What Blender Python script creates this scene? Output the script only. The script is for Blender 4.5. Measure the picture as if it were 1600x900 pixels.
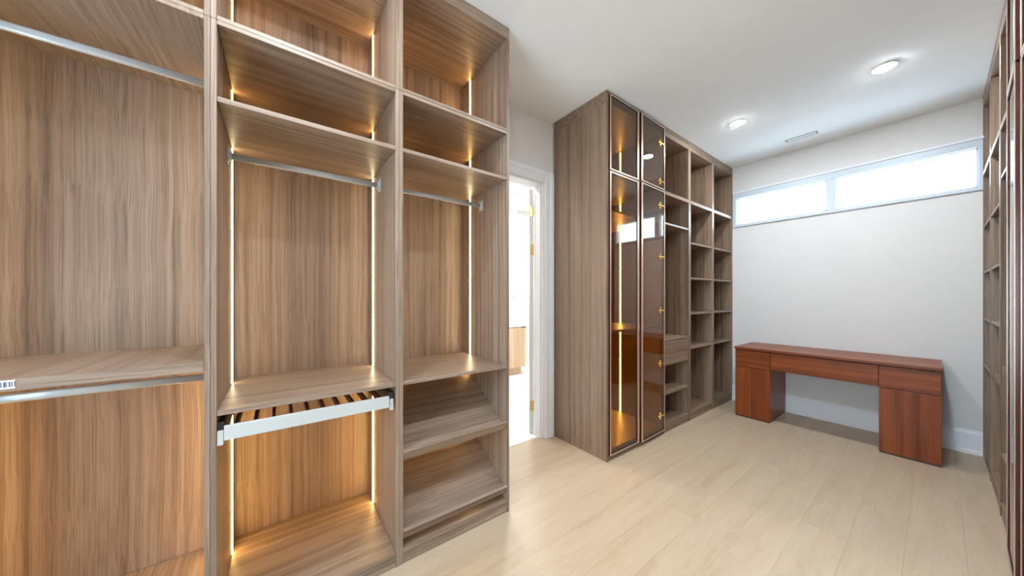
import bpy, bmesh, math, random
from mathutils import Vector, Matrix
random.seed(7)
scn = bpy.context.scene
COL = scn.collection
for o in list(bpy.data.objects):
    bpy.data.objects.remove(o)

# ------------------------------------------------------------------ camera
F_PX, HORIZON, YAW, EYE = 491.15, 464.37, math.radians(53.507), 1.329
cam_data = bpy.data.cameras.new('camera')
cam_data.sensor_width = 36.0
cam_data.lens = F_PX / 1600 * 36
cam_data.shift_y = (HORIZON - 450) / 1600
cam_data.clip_start = 0.02
cam = bpy.data.objects.new('camera', cam_data)
COL.objects.link(cam)
cam.location = (0, 0, EYE)
cam.rotation_euler = (math.pi / 2, 0, YAW - math.pi / 2)
scn.camera = cam

# ------------------------------------------------------------------ world, exposure
SKY_STRENGTH = 12.0
LAMP = 690.0          # ceiling downlights
BATH = 130.0           # bathroom ceiling lights
LED = 60.0            # strips in the open wardrobes
LED_GLASS = 90.0      # strips in the glass cabinets
world = bpy.data.worlds.new('overcast_sky')
scn.world = world
world.use_nodes = True
bg = world.node_tree.nodes['Background']
bg.inputs[0].default_value = (0.64, 0.83, 1.0, 1)
bg.inputs[1].default_value = SKY_STRENGTH
vs = scn.view_settings
vs.view_transform = 'Standard'
vs.look = 'None'
vs.gamma = 1
vs.use_curve_mapping = False
vs.exposure = 0.3
scn.cycles.use_denoising = True
scn.cycles.max_bounces = 10
scn.cycles.diffuse_bounces = 6
scn.cycles.transparent_max_bounces = 16
scn.cycles.sample_clamp_indirect = 6.0

# ------------------------------------------------------------------ materials
def lin(r, g, b):
    f = lambda c: (c / 255) / 12.92 if c <= 10 else (((c / 255) + 0.055) / 1.055) ** 2.4
    return (f(r), f(g), f(b), 1)

def new_mat(name):
    m = bpy.data.materials.new(name)
    m.use_nodes = True
    nt = m.node_tree
    return m, nt, nt.nodes['Principled BSDF']

def plain(name, rgb, rough=0.5, metal=0.0, spec=0.5, mottle=0.0, mscale=6.0):
    m, nt, b = new_mat(name)
    b.inputs['Roughness'].default_value = rough
    b.inputs['Metallic'].default_value = metal
    b.inputs['Specular IOR Level'].default_value = spec
    c = lin(*rgb)
    if mottle:
        tc = nt.nodes.new('ShaderNodeTexCoord')
        n = nt.nodes.new('ShaderNodeTexNoise')
        n.inputs['Scale'].default_value = mscale
        n.inputs['Detail'].default_value = 4
        r = nt.nodes.new('ShaderNodeValToRGB')
        r.color_ramp.elements[0].position = .3
        r.color_ramp.elements[1].position = .7
        r.color_ramp.elements[0].color = tuple(x * (1 - mottle) for x in c[:3]) + (1,)
        r.color_ramp.elements[1].color = tuple(min(1, x * (1 + mottle)) for x in c[:3]) + (1,)
        nt.links.new(tc.outputs['Object'], n.inputs['Vector'])
        nt.links.new(n.outputs['Fac'], r.inputs['Fac'])
        nt.links.new(r.outputs['Color'], b.inputs['Base Color'])
    else:
        b.inputs['Base Color'].default_value = c
    return m

def wood(name, axis, dark, mid, light, rough=0.38, across=34.0, along=0.30, pore=0.66, spec=0.5, tint=0.0, warp=0.016):
    """Streaky veneer; axis = direction the grain runs in."""
    m, nt, b = new_mat(name)
    N, L = nt.nodes, nt.links
    tc = N.new('ShaderNodeTexCoord')
    oi = N.new('ShaderNodeObjectInfo')
    off = N.new('ShaderNodeVectorMath'); off.operation = 'SCALE'
    off.inputs[0].default_value = (37.0, 53.0, 29.0)
    L.new(oi.outputs['Random'], off.inputs['Scale'])
    add = N.new('ShaderNodeVectorMath'); add.operation = 'ADD'
    L.new(tc.outputs['Object'], add.inputs[0]); L.new(off.outputs[0], add.inputs[1])
    # slow wobble of the grain lines
    wb = N.new('ShaderNodeTexNoise'); wb.inputs['Scale'].default_value = 1.6; wb.inputs['Detail'].default_value = 2
    L.new(add.outputs[0], wb.inputs['Vector'])
    sub = N.new('ShaderNodeVectorMath'); sub.operation = 'SUBTRACT'; sub.inputs[1].default_value = (.5, .5, .5)
    L.new(wb.outputs['Color'], sub.inputs[0])
    sc = N.new('ShaderNodeVectorMath'); sc.operation = 'SCALE'; sc.inputs['Scale'].default_value = warp * 2
    L.new(sub.outputs[0], sc.inputs[0])
    ad2 = N.new('ShaderNodeVectorMath'); ad2.operation = 'ADD'
    L.new(add.outputs[0], ad2.inputs[0]); L.new(sc.outputs[0], ad2.inputs[1])
    def streak(ac, al, detail, rough_):
        mp = N.new('ShaderNodeVectorMath'); mp.operation = 'MULTIPLY'
        v = [ac, ac, ac]; v['XYZ'.index(axis)] = al
        mp.inputs[1].default_value = v
        L.new(ad2.outputs[0], mp.inputs[0])
        n = N.new('ShaderNodeTexNoise'); n.inputs['Scale'].default_value = 1.0
        n.inputs['Detail'].default_value = detail; n.inputs['Roughness'].default_value = rough_
        L.new(mp.outputs[0], n.inputs['Vector'])
        return n
    n1 = streak(across, along, 5, .62)
    r1 = N.new('ShaderNodeValToRGB'); e = r1.color_ramp.elements
    e[0].position = .30; e[0].color = lin(*dark)
    e[1].position = .72; e[1].color = lin(*light)
    x = e.new(.50); x.color = lin(*mid)
    L.new(n1.outputs['Fac'], r1.inputs['Fac'])
    n2 = streak(across * 7, along * 4, 3, .6)
    r2 = N.new('ShaderNodeValToRGB'); e = r2.color_ramp.elements
    e[0].position = .33; e[0].color = (pore, pore * .97, pore * .95, 1)
    e[1].position = .52; e[1].color = (1, 1, 1, 1)
    L.new(n2.outputs['Fac'], r2.inputs['Fac'])
    mx = N.new('ShaderNodeMix'); mx.data_type = 'RGBA'; mx.blend_type = 'MULTIPLY'; mx.inputs[0].default_value = 1
    L.new(r1.outputs['Color'], mx.inputs[6]); L.new(r2.outputs['Color'], mx.inputs[7])
    out = mx.outputs[2]
    if tint:
        hs = N.new('ShaderNodeHueSaturation')
        mr = N.new('ShaderNodeMapRange'); mr.inputs[3].default_value = 1 - tint; mr.inputs[4].default_value = 1 + tint
        L.new(oi.outputs['Random'], mr.inputs[0]); L.new(mr.outputs[0], hs.inputs['Value'])
        L.new(out, hs.inputs['Color']); out = hs.outputs['Color']
    L.new(out, b.inputs['Base Color'])
    b.inputs['Roughness'].default_value = rough
    b.inputs['Specular IOR Level'].default_value = spec
    return m

def glass(name, tint, ior=1.5):
    m, nt, b = new_mat(name)
    N, L = nt.nodes, nt.links
    fr = N.new('ShaderNodeFresnel')
    ge = N.new('ShaderNodeNewGeometry')      # both faces of the pane reflect alike
    mr = N.new('ShaderNodeMapRange'); mr.inputs[3].default_value = ior; mr.inputs[4].default_value = 1 / ior
    L.new(ge.outputs['Backfacing'], mr.inputs[0]); L.new(mr.outputs[0], fr.inputs['IOR'])
    tr = N.new('ShaderNodeBsdfTransparent'); tr.inputs[0].default_value = tint + (1,)
    gl = N.new('ShaderNodeBsdfGlossy'); gl.inputs['Roughness'].default_value = 0.0
    gl.inputs['Color'].default_value = (1, 1, 1, 1)
    mx = N.new('ShaderNodeMixShader')
    L.new(fr.outputs[0], mx.inputs[0]); L.new(tr.outputs[0], mx.inputs[1]); L.new(gl.outputs[0], mx.inputs[2])
    L.new(mx.outputs[0], N['Material Output'].inputs['Surface'])
    return m

def emit(name, rgb, strength):
    m, nt, b = new_mat(name)
    em = nt.nodes.new('ShaderNodeEmission')
    em.inputs[0].default_value = rgb + (1,)
    em.inputs[1].default_value = strength
    nt.links.new(em.outputs[0], nt.nodes['Material Output'].inputs['Surface'])
    return m

def lattice(name, base, dark, k=300.0):
    """Woven diamond lattice lining (fine relief print)."""
    m, nt, b = new_mat(name)
    N, L = nt.nodes, nt.links
    tc = N.new('ShaderNodeTexCoord'); sp = N.new('ShaderNodeSeparateXYZ')
    L.new(tc.outputs['Object'], sp.inputs[0])
    def mth(op, a, bb):
        n = N.new('ShaderNodeMath'); n.operation = op
        for i, q in enumerate((a, bb)):
            if q is None: continue
            if isinstance(q, (int, float)): n.inputs[i].default_value = q
            else: L.new(q, n.inputs[i])
        return n.outputs[0]
    h = mth('MULTIPLY', mth('ADD', sp.outputs[0], sp.outputs[1]), k)
    v = mth('MULTIPLY', sp.outputs[2], k * .62)
    p = mth('SINE', mth('ADD', h, v), None); q = mth('SINE', mth('SUBTRACT', h, v), None)
    w = mth('MULTIPLY', p, q)
    r = N.new('ShaderNodeValToRGB')
    r.color_ramp.elements[0].position = .02; r.color_ramp.elements[0].color = lin(*dark)
    r.color_ramp.elements[1].position = .35; r.color_ramp.elements[1].color = lin(*base)
    L.new(mth('ABSOLUTE', w, None), r.inputs['Fac'])
    L.new(r.outputs['Color'], b.inputs['Base Color'])
    b.inputs['Roughness'].default_value = .4
    b.inputs['Metallic'].default_value = .3
    return m

W_D, W_M, W_L = (110, 91, 76), (144, 122, 104), (163, 143, 126)
WZ = wood('walnut_vertical', 'Z', W_D, W_M, W_L)
WX = wood('walnut_lengthwise', 'X', W_D, W_M, W_L)
WY = wood('walnut_crosswise', 'Y', W_D, W_M, W_L)
V_D, V_M, V_L = (102, 80, 62), (138, 113, 92), (156, 131, 109)
VZ = wood('brown_walnut_vertical', 'Z', V_D, V_M, V_L)
VX = wood('brown_walnut_lengthwise', 'X', V_D, V_M, V_L)
C_D, C_M, C_L = (96, 41, 14), (134, 64, 24), (155, 84, 38)
CZ = wood('cherry_vertical', 'Z', C_D, C_M, C_L, rough=.34, across=16, pore=.75, spec=.3)
CY = wood('cherry_lengthwise', 'Y', C_D, C_M, C_L, rough=.34, across=18, pore=.75, spec=.3)
OAK = wood('pale_oak_plank', 'X', (177, 153, 126), (186, 163, 136), (191, 169, 144), rough=.40, across=14, along=1.0,
           pore=.94, tint=.012, warp=.07)
VAN = wood('light_oak_vertical', 'Z', (190, 158, 130), (206, 176, 148), (214, 186, 160), rough=.5, across=20, pore=.9)
WALL = plain('wall_paint', (219, 214, 209), .75, mottle=.012)
CEIL = plain('ceiling_paint', (240, 240, 238), .85, mottle=.01)
TRIM = plain('white_trim_paint', (232, 232, 234), .4)
DOORP = plain('door_paint', (214, 211, 208), .45)
FRAMEW = plain('white_window_vinyl', (200, 207, 214), .4)
ALU = plain('brushed_aluminium', (196, 199, 200), .32, metal=.25)
WHITE_METAL = plain('white_lacquered_metal', (188, 190, 188), .35, metal=.1)
BRONZE = plain('champagne_metal', (198, 176, 156), .3, metal=.6)
DARK_PLASTIC = plain('dark_runner', (38, 36, 38), .5)
FLOCK = plain('dark_red_flock', (62, 22, 20), .7)
DARK_FRAME = plain('dark_bronze_frame', (74, 34, 26), .25, metal=.3)
GOLD = plain('polished_gold', (232, 186, 104), .22, metal=1.0)
BRASS = plain('satin_brass', (206, 184, 122), .3, metal=.6)
TEA = glass('tea_glass', (.57, .45, .22), 1.62)
CLEAR = glass('clear_window_glass', (.97, .98, .98), 1.45)
LATT = lattice('lattice_lining', (146, 108, 60), (44, 24, 12), 240.0)
LEATHER = plain('bronze_shelf_lining', (190, 156, 90), .38, metal=.2, mottle=.06, mscale=60)
M_LED = emit('warm_led', (1.0, .58, .17), LED)
M_LED_SHORT = emit('warm_led_short_run', (1.0, .58, .20), LED * .55)
M_LED_DIM = emit('warm_led_dimmed', (1.0, .75, .42), LED * .50)
M_LEDG = emit('amber_led', (1.0, .74, .40), LED_GLASS)
M_LAMP = emit('downlight_lens', (.82, .92, 1.0), LAMP)
M_BATH = emit('bathroom_lamp_diffuser', (1.0, .99, .97), BATH)
UNLIT = plain('unlit_led_lens', (214, 206, 190), .5)
STICKER = plain('white_sticker', (228, 228, 234), .4)
INK = plain('grey_ink', (84, 84, 104), .6)
GREEN = plain('pale_green_pane', (205, 236, 220), .2)

def marble(name):
    m, nt, b = new_mat(name)
    N, L = nt.nodes, nt.links
    tc = N.new('ShaderNodeTexCoord')
    n = N.new('ShaderNodeTexNoise'); n.inputs['Scale'].default_value = 1.5; n.inputs['Detail'].default_value = 8
    n.inputs['Distortion'].default_value = 1.2
    r = N.new('ShaderNodeValToRGB'); e = r.color_ramp.elements
    e[0].position = .47; e[0].color = lin(236, 238, 238)
    e[1].position = .53; e[1].color = lin(238, 239, 238)
    x = e.new(.5); x.color = lin(212, 210, 206)
    L.new(tc.outputs['Object'], n.inputs['Vector']); L.new(n.outputs['Fac'], r.inputs['Fac'])
    L.new(r.outputs['Color'], b.inputs['Base Color']); b.inputs['Roughness'].default_value = .25
    return m
MARBLE = marble('white_marble')

# ------------------------------------------------------------------ builders
def tag(o, label=None, cat=None, group=None, kind=None):
    if label: o['label'] = label
    if cat: o['category'] = cat
    if group: o['group'] = group
    if kind: o['kind'] = kind
    return o

def world_loc(o):
    v = Vector((0, 0, 0))
    while o is not None:
        v += Vector(o.location); o = o.parent
    return v

def link(name, me, mat, parent=None, loc=(0, 0, 0)):
    """loc is a world position (parents are unrotated while building)."""
    o = bpy.data.objects.new(name, me)
    COL.objects.link(o)
    if mat is not None and len(me.materials) == 0:
        me.materials.append(mat)
    if parent is not None:
        o.parent = parent
        o.location = Vector(loc) - world_loc(parent)
    else:
        o.location = loc
    return o

def empty(name, loc):
    o = bpy.data.objects.new(name, None)
    o.empty_display_size = .1
    COL.objects.link(o)
    o.location = loc
    return o

CACHE = {}
def box_mesh(sx, sy, sz, bev, mat):
    key = (round(sx, 4), round(sy, 4), round(sz, 4), bev, mat.name)
    if key in CACHE: return CACHE[key]
    bm = bmesh.new()
    bmesh.ops.create_cube(bm, size=1, matrix=Matrix.Diagonal((sx, sy, sz, 1)))
    if bev and min(sx, sy, sz) > bev * 2.5:
        bmesh.ops.bevel(bm, geom=list(bm.edges), offset=bev, segments=1, affect='EDGES', profile=.5)
    me = bpy.data.meshes.new('box')
    bm.to_mesh(me); bm.free()
    me.materials.append(mat)
    CACHE[key] = me
    return me

def box(name, x, y, z, mat, parent=None, bev=.001):
    x0, x1 = sorted(x); y0, y1 = sorted(y); z0, z1 = sorted(z)
    me = box_mesh(x1 - x0, y1 - y0, z1 - z0, bev, mat)
    return link(name, me, None, parent, ((x0 + x1) / 2, (y0 + y1) / 2, (z0 + z1) / 2))

def boxes(name, lst, mat, parent=None, bev=0.0):
    """several boxes joined into one mesh (one body)"""
    c = Vector([sum((min(b[i][0], b[i][1]) + max(b[i][0], b[i][1])) / 2 for b in lst) / len(lst) for i in range(3)])
    bm = bmesh.new()
    for x, y, z in lst:
        x0, x1 = sorted(x); y0, y1 = sorted(y); z0, z1 = sorted(z)
        g = bmesh.ops.create_cube(bm, size=1, matrix=Matrix.Translation(Vector(((x0 + x1) / 2, (y0 + y1) / 2, (z0 + z1) / 2)) - c)
                                  @ Matrix.Diagonal((x1 - x0, y1 - y0, z1 - z0, 1)))
        if bev:
            ed = list({e for v in g['verts'] for e in v.link_edges})
            bmesh.ops.bevel(bm, geom=ed, offset=bev, segments=1, affect='EDGES', profile=.5)
    me = bpy.data.meshes.new(name)
    bm.to_mesh(me); bm.free()
    return link(name, me, mat, parent, c)

def prism(name, prof, axis, a0, a1, mat, parent=None, smooth=False):
    """extrude a closed 2D profile along axis; prof gives the two other coordinates in order"""
    n = len(prof)
    c2 = (sum(p[0] for p in prof) / n, sum(p[1] for p in prof) / n)
    ca = (a0 + a1) / 2
    vs_ = []
    for a in (a0 - ca, a1 - ca):
        for p in prof:
            q = (p[0] - c2[0], p[1] - c2[1])
            vs_.append({'X': (a, q[0], q[1]), 'Y': (q[0], a, q[1]), 'Z': (q[0], q[1], a)}[axis])
    fs = [tuple(range(n))[::-1], tuple(range(n, 2 * n))] + [(i, (i + 1) % n, n + (i + 1) % n, n + i) for i in range(n)]
    me = bpy.data.meshes.new(name)
    me.from_pydata(vs_, [], fs)
    bm = bmesh.new(); bm.from_mesh(me); bmesh.ops.recalc_face_normals(bm, faces=bm.faces); bm.to_mesh(me); bm.free()
    if smooth:
        for p in me.polygons: p.use_smooth = len(p.vertices) == 4
    loc = {'X': (ca, c2[0], c2[1]), 'Y': (c2[0], ca, c2[1]), 'Z': (c2[0], c2[1], ca)}[axis]
    return link(name, me, mat, parent, loc)

def capsule(cy, cz, wy, hz, k=8):
    r = wy / 2; pts = []
    for i in range(k + 1):
        a = math.pi * i / k
        pts.append((cy + r * math.cos(a), cz + hz / 2 - r + r * math.sin(a)))
    for i in range(k + 1):
        a = math.pi + math.pi * i / k
        pts.append((cy + r * math.cos(a), cz - hz / 2 + r + r * math.sin(a)))
    return pts

def disc(cx, cy, r, k=28):
    return [(cx + r * math.cos(2 * math.pi * i / k), cy + r * math.sin(2 * math.pi * i / k)) for i in range(k)]

def ring_mesh(name, r0, r1, h, k=36):
    bm = bmesh.new()
    rows = []
    for r, z in ((r0, 0), (r1, 0), (r1, -h * .4), (r1 - .004, -h), (r0 + .002, -h), (r0, -h * .5)):
        rows.append([bm.verts.new((r * math.cos(2 * math.pi * i / k), r * math.sin(2 * math.pi * i / k), z)) for i in range(k)])
    for j in range(len(rows)):
        A, B = rows[j], rows[(j + 1) % len(rows)]
        for i in range(k):
            bm.faces.new((A[i], A[(i + 1) % k], B[(i + 1) % k], B[i]))
    bmesh.ops.recalc_face_normals(bm, faces=bm.faces)
    me = bpy.data.meshes.new(name); bm.to_mesh(me); bm.free()
    return me

# ------------------------------------------------------------------ the room
H = 3.0
X0, X1 = -1.8, 4.7365          # end wall behind the camera / window wall
YL, YR = 2.199, -.85           # left wall / right wall
YF = 1.58                      # front plane of the left-hand wardrobes
def struct(o): return tag(o, kind='structure')

fl = struct(boxes('floor', [((X0 - .1, X1 + .1), (YR - .1, 2.26), (-.10, -.013))], plain('subfloor', (120, 104, 84), .8)))
row = 0.19
y = YR
pi = 0
starts = [0.0, 1.15, .55, 1.62, .3, .9, 1.4, .12, .75]
i = 0
while y < 2.26 - .01:
    y1 = min(y + row, 2.26)
    x = X0 - starts[i % 9]
    while x < X1:
        xa, xb = max(x, X0), min(x + 1.9, X1)
        if xb - xa > .02:
            box('plank', (xa + .0001, xb - .0001), (y + .0001, y1 - .0001), (-.013, 0), OAK, fl, bev=.0005)
        x += 1.9
    y = y1; i += 1

struct(boxes('ceiling', [((X0 - .1, X1 + .1), (YR - .1, 5.1), (H, H + .1))], CEIL))
# left wall with the bathroom doorway
DX0, DX1, DZ = 1.16, 2.0, 2.40
struct(boxes('wall_left', [((X0, DX0), (YL, 2.32), (0, H)), ((DX1, X1), (YL, 2.32), (0, H)), ((DX0, DX1), (YL, 2.32), (DZ, H))], WALL))
struct(boxes('wall_right', [((X0, X1), (YR - .1, YR), (0, H))], WALL))
BY0, BY1, BZ0, BZ1 = -.35, 1.15, .5, 2.25        # unseen window behind the camera, added to brighten the room
struct(boxes('wall_back', [((X0 - .14, X0), (YR - .1, 2.32), (0, BZ0)), ((X0 - .14, X0), (YR - .1, 2.32), (BZ1, H)),
                           ((X0 - .14, X0), (YR - .1, BY0), (BZ0, BZ1)), ((X0 - .14, X0), (BY1, 2.32), (BZ0, BZ1))], WALL))
w3 = struct(empty('added_fill_window', (X0, (BY0 + BY1) / 2, BZ0)))
w3s = boxes('sash', [((X0 - .08, X0 - .02), (BY0, BY1), (BZ0, BZ0 + .05)), ((X0 - .08, X0 - .02), (BY0, BY1), (BZ1 - .05, BZ1)),
                     ((X0 - .08, X0 - .02), (BY0, BY0 + .05), (BZ0, BZ1)), ((X0 - .08, X0 - .02), (BY1 - .05, BY1), (BZ0, BZ1)),
                     ((X0 - .08, X0 - .02), (.375, .425), (BZ0, BZ1))], FRAMEW, w3)
for a, b in ((BY0 + .04, .38), (.42, BY1 - .04)):
    box('pane', (X0 - .053, X0 - .047), (a, b), (BZ0 + .04, BZ1 - .04), CLEAR, w3s, 0)
# window wall
WY0, WY1, WZ0, WZ1 = -.235, 1.575, 2.235, 2.665
struct(boxes('wall_far', [((X1, X1 + .16), (YR - .1, 5.1), (0, WZ0 + .03)), ((X1, X1 + .16), (YR - .1, 5.1), (WZ1 - .03, H)),
                          ((X1, X1 + .16), (YR - .1, WY0 + .03), (WZ0, WZ1)), ((X1, X1 + .16), (WY1 - .02, 5.1), (WZ0, WZ1))], WALL))
win = struct(empty('window_1', (X1, (WY0 + WY1) / 2, WZ0)))
box('casing_head', (X1 - .018, X1), (WY0, WY1), (2.592, 2.662), FRAMEW, win, .003)
box('casing_lip', (X1 - .028, X1), (WY0, WY1), (2.655, 2.675), TRIM, win, .003)
box('casing_sill', (X1 - .018, X1), (WY0, WY1), (2.226, 2.256), FRAMEW, win, .003)
for a, b in ((WY0, -.207), (.638, .706), (1.536, WY1)):
    box('casing_stile', (X1 - .016, X1), (a, b), (2.256, 2.592), FRAMEW, win, .003)
for a, b in ((-.207, .638), (.706, 1.536)):
    fz0, fz1 = 2.256, 2.592
    fr_ = boxes('sash', [((X1 + .0, X1 + .05), (a, b), (fz0, fz0 + .010)), ((X1 + .0, X1 + .05), (a, b), (fz1 - .012, fz1)),
                         ((X1 + .0, X1 + .05), (a, a + .010), (fz0, fz1)), ((X1 + .0, X1 + .05), (b - .010, b), (fz0, fz1))], FRAMEW, win)
    box('pane', (X1 + .03, X1 + .036), (a + .008, b - .008), (fz0 + .008, fz1 - .008), CLEAR, fr_, 0)
# baseboard under the window: tall flat board, small cap, shoe strip
bb = [(X1, 0), (X1 - .022, 0), (X1 - .022, .028), (X1 - .016, .034), (X1 - .016, .172), (X1 - .010, .182), (X1 - .010, .192), (X1, .196)]
struct(prism('baseboard_far', [(p[0], p[1]) for p in bb], 'Y', -.229, YF, TRIM))

# door casing, jamb and door leaf
cas = struct(empty('trim_1', (2.05, 2.18, 0)))
def casing_profile():
    return [(2.0, 2.199), (2.0, 2.186), (2.012, 2.180), (2.060, 2.180), (2.072, 2.174), (2.108, 2.174), (2.108, 2.199)]
prism('casing_side', casing_profile(), 'Z', 0, 2.508, TRIM, cas)
prism('casing_head', [(2.199, 2.40), (2.186, 2.40), (2.180, 2.412), (2.180, 2.462), (2.174, 2.474), (2.174, 2.508), (2.199, 2.508)], 'X', 1.16, 2.0, TRIM, cas)
box('jamb', (1.985, 2.001), (2.199, 2.322), (0, 2.40), TRIM, cas)
box('jamb', (1.16, 1.175), (2.199, 2.322), (0, 2.40), TRIM, cas)
box('jamb_head', (1.175, 1.985), (2.199, 2.322), (2.385, 2.40), TRIM, cas)
box('door_stop', (1.973, 1.985), (2.225, 2.275), (0, 2.385), TRIM, cas, .002)

leaf = struct(box('door_1', (1.985 - .80, 1.985), (0, .038), (.012, 2.378), DOORP, None, .0015))
# hinge line at the bathroom side of the right jamb; leaf swung about 132 degrees into the bathroom
HX, HY = 1.984, 2.335
ang = math.radians(-131.5)
def leaf_pt(x, yv, z):      # leaf-local (x from the hinge toward the free edge is negative) to world
    return Vector((HX + x * math.cos(ang) - yv * math.sin(ang), HY + x * math.sin(ang) + yv * math.cos(ang), z))
leaf.location = leaf_pt(-.40, -.019, 1.195)
leaf.rotation_euler = (0, 0, ang)
for z in (.275, 1.79, 2.165):
    bm = bmesh.new()
    bmesh.ops.create_cone(bm, cap_ends=True, segments=12, radius1=.006, radius2=.006, depth=.10)
    bmesh.ops.create_cube(bm, size=1, matrix=Matrix.Translation((-.0015, -.019, 0)) @ Matrix.Diagonal((.003, .030, .10, 1)))
    for k in (-.034, -.012, .012, .034):
        bmesh.ops.create_cone(bm, cap_ends=True, segments=8, radius1=.003, radius2=.003, depth=.002,
                              matrix=Matrix.Translation((.0005, -.018 + (.006 if k * k < .0005 else -.006), k)) @ Matrix.Rotation(math.pi / 2, 4, 'Y'))
    me = bpy.data.meshes.new('hinge'); bm.to_mesh(me); bm.free()
    hg = bpy.data.objects.new('hinge', me); COL.objects.link(hg); me.materials.append(BRASS)
    hg.parent = leaf
    hg.location = (.401, .0195, z - 1.195)

# ------------------------------------------------------------------ bathroom seen through the doorway
struct(boxes('floor_bathroom', [((.6, X1), (2.26, 4.9), (-.1, -.001))], MARBLE))
struct(boxes('wall_bathroom', [((.6, X1), (4.80, 4.9), (0, 1.33)), ((.6, 3.915), (4.80, 4.9), (1.33, 2.62)), ((4.35, X1), (4.80, 4.9), (1.33, 2.62)),
                               ((.6, X1), (4.80, 4.9), (2.62, H))], MARBLE))
struct(boxes('wall_bathroom_side', [((.5, .6), (2.32, 4.9), (0, H))], WALL))
w2 = struct(empty('window_2', (4.13, 4.82, 1.33)))
boxes('sash', [((3.915, 4.35), (4.80, 4.86), (1.33, 1.36)), ((3.915, 4.35), (4.80, 4.86), (2.59, 2.62)),
               ((3.915, 3.94), (4.80, 4.86), (1.33, 2.62)), ((4.325, 4.35), (4.80, 4.86), (1.33, 2.62))], FRAMEW, w2)
box('pane', (3.93, 4.335), (4.83, 4.836), (1.35, 2.60), glass('green_tinted_glass', (.72, .92, .82), 1.45), w2, 0)
van = empty('bathroom_vanity', (2.9, 4.52, 0))
tag(van, 'light oak bathroom vanity with white top, seen through the open doorway', 'vanity')
box('body', (2.2, 3.458), (4.27, 4.78), (.128, .822), VAN, van)
box('toe_kick', (2.2, 3.39), (4.315, 4.70), (0, .128), VAN, van)
for a, b in ((2.2, 2.828), (2.832, 3.44)):
    box('door', (a, b), (4.250, 4.268), (.130, .806), VAN, van, .002)
box('countertop', (2.18, 3.475), (4.245, 4.79), (.822, .846), MARBLE, van, .002)
box('door_pull', (3.36, 3.44), (4.243, 4.262), (.808, .820), DARK_PLASTIC, van)
mr = empty('towel_bar', (3.17, 4.78, 1.3))
tag(mr, 'slim upright metal towel bar on the marble bathroom wall', 'towel bar')
prism('bar', disc(3.56, 4.74, .010, 12), 'Z', 1.26, 1.98, ALU, mr, True)
for z in (1.32, 1.92):
    prism('mount', [(3.56 + .007 * math.cos(t), z + .007 * math.sin(t)) for t in [k * math.pi / 4 for k in range(8)]], 'Y', 4.745, 4.80, ALU, mr)
for x, yy, lb in ((1.7, 3.0, 'nearest the doorway'), (3.2, 3.0, 'by the window-wall side'), (3.2, 4.1, 'above the vanity')):
    bl = empty('bathroom_ceiling_light', (x, yy, H))
    tag(bl, 'round flush ceiling light in the white bathroom, ' + lb, 'ceiling light', 'bathroom ceiling lights')
    rm = ring_mesh('trim_ring', .145, .165, .02)
    link('trim_ring', rm, TRIM, bl, (x, yy, H))
    prism('diffuser', disc(x, yy, .148), 'Z', H - .016, H - .001, M_BATH, bl)

# ------------------------------------------------------------------ ceiling fixtures
LXY = [(3.533, 1.134, 'round recessed downlight in the ceiling above the desk, nearer the left-hand wardrobe'),
       (3.533, .227, 'round recessed downlight in the ceiling above the desk, nearer the right-hand wardrobe'),
       (1.777, .227, 'round recessed downlight in mid ceiling, on the right-hand row'),
       (.02, 1.134, 'round recessed downlight in the ceiling in front of the open wardrobe'),
       (.02, .227, 'round recessed downlight in the ceiling over the camera')]
ring = ring_mesh('trim_ring', .050, .066, .006)
for x, yy, lb in LXY:
    dl = empty('ceiling_downlight', (x, yy, H))
    tag(dl, lb, 'downlight', 'ceiling downlights')
    link('trim_ring', ring, TRIM, dl, (x, yy, H))
    prism('lens', disc(x, yy, .0505), 'Z', H - .0085, H - .001, M_LAMP, dl)
vent = empty('ceiling_vent', (4.37, .84, H))
tag(vent, 'white linear slot vent in the ceiling near the window', 'air vent')
vx0, vx1, vy0, vy1 = 4.335, 4.405, .715, .965
boxes('frame', [((vx0, vx0 + .008), (vy0, vy1), (H - .004, H)), ((vx1 - .008, vx1), (vy0, vy1), (H - .004, H)),
                ((vx0, vx1), (vy0, vy0 + .012), (H - .004, H)), ((vx0, vx1), (vy1 - .012, vy1), (H - .004, H))], plain('vent_grey', (150, 152, 152), .5), vent)
for a in (4.3465, 4.3625, 4.3785):
    box('slat', (a, a + .014), (vy0 + .012, vy1 - .012), (H - .004, H), TRIM, vent, .001)

# ------------------------------------------------------------------ left open wardrobe: three towers
YB = 2.178                     # front of the back panels
LEDY = 2.045
def rod(parent, xa, xb, yc, z0, z1, bracket_l=True, bracket_r=True):
    r = prism('hanging_rod', capsule(yc, (z0 + z1) / 2, .016, z1 - z0), 'X', xa + .004, xb - .004, ALU, parent, True)
    for on, x, s in ((bracket_l, xa, 1), (bracket_r, xb, -1)):
        if on:
            boxes('rod_bracket', [((x, x + s * .004), (yc - .026, yc + .024), (z0 - .018, z1 + .024)),
                                  ((x + s * .004, x + s * .014), (yc - .013, yc + .013), (z0 - .005, z1 + .003))], WHITE_METAL, r, .0008)
    return r

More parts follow.
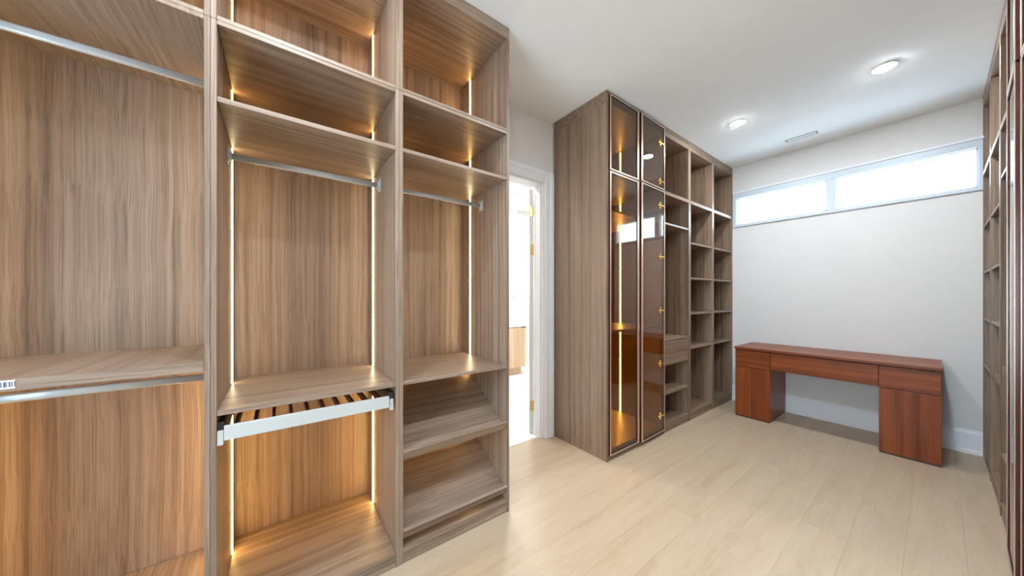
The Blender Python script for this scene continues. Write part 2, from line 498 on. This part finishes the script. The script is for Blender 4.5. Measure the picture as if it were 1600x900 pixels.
def led(parent, x, s, segs, mat, yc=LEDY, M=lambda v: v):
    """strip let into a side panel, s = +1 faces +X."""
    w = lambda a, b: (M(a), M(b))
    bl = []
    for a, b in segs:
        bl.append(((x - s * .003, x + s * .0006), w(yc - .0085, yc + .0085), (a, b)))
    pr_ = boxes('led_strip', bl, WHITE_METAL, parent)
    for a, b in segs:
        m_ = mat
        if mat is M_LED and b - a > 1.05: m_ = M_LED_DIM            # the long hanging bays run dimmed
        elif mat is M_LED and b - a < .6: m_ = M_LED_SHORT
        box('led_lens', (x + s * .0006, x + s * .0026), w(yc - .0058, yc + .0058), (a + .001, b - .001), m_, pr_, 0)
    return pr_

def tower(name, label, xa, xb, shelves, grain, left_edge=.018, right_edge=.018, group='open walnut wardrobe towers'):
    t = empty(name, ((xa + xb) / 2, YF + .3, 0))
    tag(t, label, 'wardrobe', group)
    for a, b in ((xa - left_edge, xa), (xb, xb + right_edge)):
        box('side_panel', (a + .0003, b - .0003), (YF, 2.197), (0, 2.3545), WZ, t)
        box('side_panel', (a + .0003, b - .0003), (YF, 2.197), (2.3555, 2.927), WZ, t)
    box('back_panel', (xa, xb), (YB, 2.196), (.078, 2.338), WZ, t, 0)
    box('back_panel', (xa, xb), (YB, 2.196), (2.372, 2.927), WZ, t, 0)
    box('cornice', (xa - left_edge + .0003, xb + right_edge - .0003), (YF, 2.197), (2.928, H - .001), WX, t)
    box('divider_board', (xa + .0004, xb - .0004), (YF, YB), (2.338, 2.3545), grain, t)
    box('divider_board', (xa + .0004, xb - .0004), (YF, YB), (2.3555, 2.371), grain, t)
    box('bottom_board', (xa + .0004, xb - .0004), (YF, YB), (.058, .077), grain, t)
    box('plinth', (xa + .0004, xb - .0004), (YF + .003, YF + .021), (0, .058), WX, t)
    for z0, z1 in shelves:
        box('shelf', (xa + .0004, xb - .0004), (YF + .002, YB), (z0, z1), grain, t)
    return t

def stretches(bounds):
    return [(a, b) for a, b in zip(bounds[::2], bounds[1::2])]

AXL, AXR = -.2015, -.186
T1 = tower('wardrobe_tower', 'leftmost walnut wardrobe tower with one high and one low hanging rod', -1.05, -.2205,
           [(1.059, 1.093)], WY, .018, .0171)
segs1 = stretches([.077, 1.059, 1.093, 2.338, 2.371, 2.927])
led(T1, -1.05, 1, segs1, M_LED); led(T1, -.2205, -1, segs1, M_LED)
rod(T1, -1.05, -.2205, 1.88, 2.234, 2.266, True, False)
rod(T1, -1.05, -.2205, 1.88, .969, 1.0, True, False)
box('shelf_edge', (-1.0496, -.2209), (YF - .001, YF + .0019), (1.0592, 1.0928), WX, T1, .0008)
st = box('barcode_sticker', (-.70, -.612), (YF - .0018, YF - .001), (1.067, 1.091), STICKER, T1, 0)
st['label'] = 'white barcode sticker'
for k in range(8):
    w = (.003, .0015, .002, .004, .0015, .003, .002, .0015)[k]
    box('printed_bar', (-.645 + k * .0045, -.645 + k * .0045 + w), (YF - .0022, YF - .0018), (1.072, 1.087), INK, st, 0)

T2 = tower('wardrobe_tower', 'middle walnut wardrobe tower with a pull-out trouser rack and two lit edges', -.186, .459,
           [(2.054, 2.073), (.889, .908)], WX, .0171, .018)
segs2 = stretches([.077, .889, .908, 2.054, 2.073, 2.338, 2.371, 2.927])
led(T2, -.186, 1, segs2, M_LED); led(T2, .459, -1, segs2, M_LED)
rod(T2, -.186, .459, 1.885, 1.947, 1.977)
# pull-out trouser rack
rk = box('trouser_rack', (-.166, .427), (YF - .004, YF + .010), (.795, .849), WHITE_METAL, T2, .001)
rk['label'] = 'white metal front of the pull-out trouser rack'
for xa, xb in ((-.1855, -.168), (.431, .4485)):
    box('runner', (xa, xb), (YF + .012, 2.10), (.800, .862), DARK_PLASTIC, rk)
    box('runner_cap', (xa, xb), (YF + .002, YF + .012), (.778, .832), WHITE_METAL, rk)
box('rear_rail', (-.168, .431), (2.05, 2.075), (.822, .846), DARK_PLASTIC, rk)
for k in range(10):
    xc = -.135 + k * .0585
    box('trouser_bar', (xc - .006, xc + .006), (YF + .010, 2.05), (.818, .846), FLOCK, rk)
box('wire_clip', (-.186, -.180), (2.030, 2.058), (.768, .782), WHITE_METAL, T2)

T3 = tower('wardrobe_tower', 'walnut wardrobe tower with two slanted shoe shelves, beside the doorway', .495, 1.130,
           [(2.054, 2.073), (.890, .909)], WX, .018, .018)
segs3 = stretches([.077, .890, .909, 2.054, 2.073, 2.338, 2.371, 2.927])
led(T3, .495, 1, segs3, M_LED); led(T3, 1.130, -1, segs3, M_LED)
rod(T3, .495, 1.130, 1.885, 1.947, 1.977)
for dz in (0, -.396):
    # sloping board (30 degrees) with an upstanding lip along its low front edge
    c, s = math.cos(math.radians(30.4)), math.sin(math.radians(30.4))
    p0 = (1.606, .5305 + dz); Lb = .653
    q = lambda u, w: (p0[0] + u * c - w * s, p0[1] + u * s + w * c)
    sh = prism('slanted_shelf', [q(0, -.018), q(Lb, -.018), q(Lb, 0), q(0, 0)], 'X', .4954, 1.1296, WX, T3)
    prism('shelf_lip', [q(-.016, -.018), q(-.0005, -.018), q(-.0005, .042), q(-.016, .042)], 'X', .4954, 1.1296, WX, sh)

# ------------------------------------------------------------------ built-in wardrobes right and left of the desk
def cross_hinge(parent, x, yv, z, sgn):
    """four-petalled gold hinge plate on the inner face of a glass door; sgn = direction of its arm along X"""
    bm = bmesh.new()
    rot = Matrix.Rotation(math.pi / 2, 4, 'X')
    for dx, dz, r in ((0, 0, .008), (.016, 0, .0075), (-.016, 0, .0075), (0, .016, .0075), (0, -.016, .0075)):
        bmesh.ops.create_cone(bm, cap_ends=True, segments=12, radius1=r, radius2=r * .8, depth=.006,
                              matrix=Matrix.Translation((dx, 0, dz)) @ rot)
    for m_ in (Matrix.Diagonal((.032, .005, .006, 1)), Matrix.Diagonal((.006, .005, .032, 1))):
        bmesh.ops.create_cube(bm, size=1, matrix=m_)
    bmesh.ops.create_cube(bm, size=1, matrix=Matrix.Translation((sgn * .036, 0, 0)) @ Matrix.Diagonal((.034, .007, .010, 1)))
    bmesh.ops.scale(bm, vec=(1.25, 1, 1.35), verts=bm.verts)
    me = bpy.data.meshes.new('hinge'); bm.to_mesh(me); bm.free()
    return link('hinge', me, GOLD, parent, (x, yv, z))

def builtin(side):
    """side 'left' stands on the left wall, 'right' is its mirror image across the room"""
    mirror = side == 'right'
    M = (lambda v: 1.351 - v) if mirror else (lambda v: v)
    def bx(name, x, yv, z, mat, parent, bev=.001):
        return box(name, x, (M(yv[0]), M(yv[1])), z, mat, parent, bev)
    where = 'right-hand' if mirror else 'left-hand'
    grp = where + ' built-in wardrobe units'
    back = 2.165
    def shell(name, label, xa, xb, el, er, front=YF):
        t = empty(name, ((xa + xb) / 2, M(YF + .3), 0))
        tag(t, label, 'wardrobe', grp)
        for a, b in ((xa - el, xa), (xb, xb + er)):
            if b - a > .024:     # exposed end panel in one piece
                bx('side_panel', (a + .0003, b - .0003), (YF, 2.173), (0, 2.907), VZ, t)
            else:
                bx('side_panel', (a + .0003, b - .0003), (front, 2.173), (0, 2.3545), VZ, t)
                bx('side_panel', (a + .0003, b - .0003), (front, 2.173), (2.3555, 2.907), VZ, t)
        bx('cornice', (xa - el + .0003, xb + er - .0003), (YF, 2.173), (2.908, H - .001), VX, t)
        return t
    # --- glass-fronted cabinet, X 2.142 .. 2.98
    xa, xb = 2.142, 2.982
    t = shell('glass_cabinet', ('glass-fronted walnut cabinet with amber lights inside, beside the doorway' if not mirror else
              'glass-fronted walnut cabinet at the right edge, reflecting the window wall'), xa, xb, .0265, .018, 1.588)
    for z0, z1 in ((.086, 2.338), (2.372, 2.907)):
        bx('lattice_panel', (xa + .0003, xa + .0045), (1.60, back), (z0, z1), LATT, t, 0)
        bx('lattice_panel', (xb - .0045, xb - .0003), (1.60, back), (z0, z1), LATT, t, 0)
        bx('back_panel', (xa + .0003, xb - .0003), (back, 2.172), (z0, z1), LATT, t, 0)
    bx('divider_board', (xa + .005, xb - .005), (1.588, back), (2.338, 2.371), VX, t)
    bx('bottom_board', (xa + .005, xb - .005), (1.588, back), (.066, .085), LEATHER, t)
    bx('plinth', (xa + .0004, xb - .0004), (YF + .004, YF + .022), (0, .066), VX, t)
    for z0, z1 in ((2.045, 2.065), (1.030, 1.050)):
        bx('shelf', (xa + .005, xb - .005), (1.61, back), (z0, z1), LEATHER, t)
    segs = stretches([.087, 1.03, 1.05, 2.045, 2.065, 2.338, 2.372, 2.90])
    for x, s in ((xa + .0045, 1), (xb - .0045, -1)):
        led(t, x, s, segs, M_LEDG if not mirror else UNLIT, LEDY, M)
    # four framed glass doors: near column closed, far column hinged on its far side and standing ajar
    d0, d1 = 1.563, 1.583
    def door(x0, x1, z0, z1, hinge_x, deg, hz, label):
        piv = empty('pivot', (hinge_x, M(d1), 0))
        free = x0 if hinge_x > (x0 + x1) / 2 else x1
        s = 1 if free == x0 else -1
        def frame_bars(ya, yb, i):
            w0, w1 = ((.024, .014) if s == 1 else (.014, .024))
            return [((x0 + i, x0 + w0), (M(ya), M(yb)), (z0 + i, z1 - i)), ((x1 - w1, x1 - i), (M(ya), M(yb)), (z0 + i, z1 - i)),
                    ((x0 + w0, x1 - w1), (M(ya), M(yb)), (z0 + i, z0 + .012)), ((x0 + w0, x1 - w1), (M(ya), M(yb)), (z1 - .012, z1 - i))]
        d = boxes('door', frame_bars(d0 + .003, d1, .0), DARK_FRAME, t, .001)
        boxes('frame_trim', frame_bars(d0, d0 + .0029, .0005), BRONZE, d, .0005)
        d['label'] = label
        bx('pane', (x0 + .008, x1 - .008), (1.569, 1.575), (z0 + .007, z1 - .007), TEA, d, 0)
        for z in hz:
            cross_hinge(d, hinge_x - .084 if s == 1 else hinge_x + .084, M(1.5655 if not mirror else 1.5785), z, 1 if s == 1 else -1)
        me = disc(free + s * .034, z0 + .028, .005, 10)
        prism('door_catch', me, 'Y', min(M(1.576), M(1.582)), max(M(1.576), M(1.582)), WHITE_METAL, d)
        # swing about the hinge line
        if deg:
            w = world_loc(d)
            piv_v = Vector((hinge_x, M(d1), w.z))
            a = math.radians(deg) * (1 if not mirror else -1)
            R = Matrix.Rotation(a, 4, 'Z')
            nw = piv_v + (R @ (w - piv_v))
            d.location = nw - world_loc(t)
            d.rotation_euler = (0, 0, a)
        bpy.data.objects.remove(piv)
    near_deg = 0
    door(2.140, 2.553, 2.359, 2.972, 2.140, near_deg, (), 'upper glass door in a slim champagne frame')
    door(2.140, 2.553, .045, 2.349, 2.140, near_deg, (), 'tall glass door in a slim champagne frame')
    door(2.572, 2.996, 2.359, 2.966, 2.996, 1.6, (2.433, 2.798), 'upper tea-coloured glass door standing ajar')
    door(2.572, 2.996, .041, 2.349, 2.996, 1.6, (.2, .699, 1.204, 1.715, 2.203), 'tall tea-coloured glass door standing ajar')
    # --- drawer unit
    xa, xb = 3.0205, 3.5205
    t = shell('drawer_wardrobe', ('walnut wardrobe unit with a drawer, between the glass doors and the cubbyholes, left-hand side' if not mirror
              else 'walnut wardrobe unit with a drawer, between the glass doors and the cubbyholes, right-hand side'), xa, xb, .018, .018)
    def fill(t, xa, xb, shelves):
        bx('back_panel', (xa, xb), (back, 2.172), (.086, 2.338), VZ, t, 0)
        bx('back_panel', (xa, xb), (back, 2.172), (2.372, 2.907), VZ, t, 0)
        bx('divider_board', (xa + .0004, xb - .0004), (YF, back), (2.338, 2.3545), VX, t)
        bx('divider_board', (xa + .0004, xb - .0004), (YF, back), (2.3555, 2.371), VX, t)
        bx('bottom_board', (xa + .0004, xb - .0004), (YF, back), (.067, .085), VX, t)
        bx('plinth', (xa + .0004, xb - .0004), (YF + .004, YF + .022), (0, .067), VX, t)
        for z0, z1 in shelves:
            bx('shelf', (xa + .0004, xb - .0004), (YF + .003, back), (z0, z1), VX, t)
    fill(t, xa, xb, [(2.046, 2.065), (.896, .915), (.366, .386)])
    dr = bx('drawer', (xa + .003, xb - .003), (YF + .004, YF + .022), (.655, .888), VX, t, .0015)
    boxes('drawer_box', [((xa + .015, xa + .027), (M(YF + .022), M(2.10)), (.67, .85)), ((xb - .027, xb - .015), (M(YF + .022), M(2.10)), (.67, .85)),
                         ((xa + .015, xb - .015), (M(2.09), M(2.10)), (.67, .85)), ((xa + .015, xb - .015), (M(YF + .022), M(2.10)), (.66, .67))], VX, dr)
    # --- two cubbyhole units
    cub = [(1.905, 1.923), (1.525, 1.543), (1.140, 1.159), (.766, .786)]
    near, far = ('nearer the drawer unit', 'in the corner by the window wall')
    for xa, xb, er, w in ((3.5715, 4.1165, .021, near), (4.1605, 4.7155, .019, far)):
        t = shell('cubbyhole_wardrobe', 'walnut cubbyhole shelving unit of the %s wardrobe, %s' % (where, w), xa, xb, .021 if w == far else .031, er)
        fill(t, xa, xb, cub)

builtin('left')
builtin('right')

# ------------------------------------------------------------------ desk
D = empty('desk', (4.42, .667, 0))
tag(D, 'reddish brown wooden desk with three drawers and two pedestals under the window', 'desk')
dy0, dy1, dx0, dx1 = -.022, 1.356, 4.14, 4.71
box('top', (dx0 - .012, dx1), (dy0 - .004, dy1 + .004), (.750, .775), CY, D, .0015)
box('carcass', (dx0 + .02, dx1 - .005), (dy0 + .002, dy1 - .002), (.560, .744), CY, D)
box('shadow_gap', (dx0 + .012, dx1 - .01), (dy0 + .004, dy1 - .004), (.744, .750), DARK_PLASTIC, D)
for a, b in ((dy0, .297), (.300, 1.040), (1.043, dy1)):
    box('drawer', (dx0, dx0 + .0198), (a + .0012, b - .0012), (.562, .742), CY, D, .0015)
for a, b in ((dy0, .297), (1.043, dy1)):
    pd = box('pedestal', (dx0 + .022, dx1 - .005), (a + .001, b - .001), (.012, .5595), CZ, D)
    box('pedestal_front', (dx0 + .002, dx0 + .0218), (a, b), (.012, .553), CZ, pd, .0015)
    box('foot_strip', (dx0 + .006, dx1 - .01), (a + .004, b - .004), (0, .012), DARK_PLASTIC, pd)
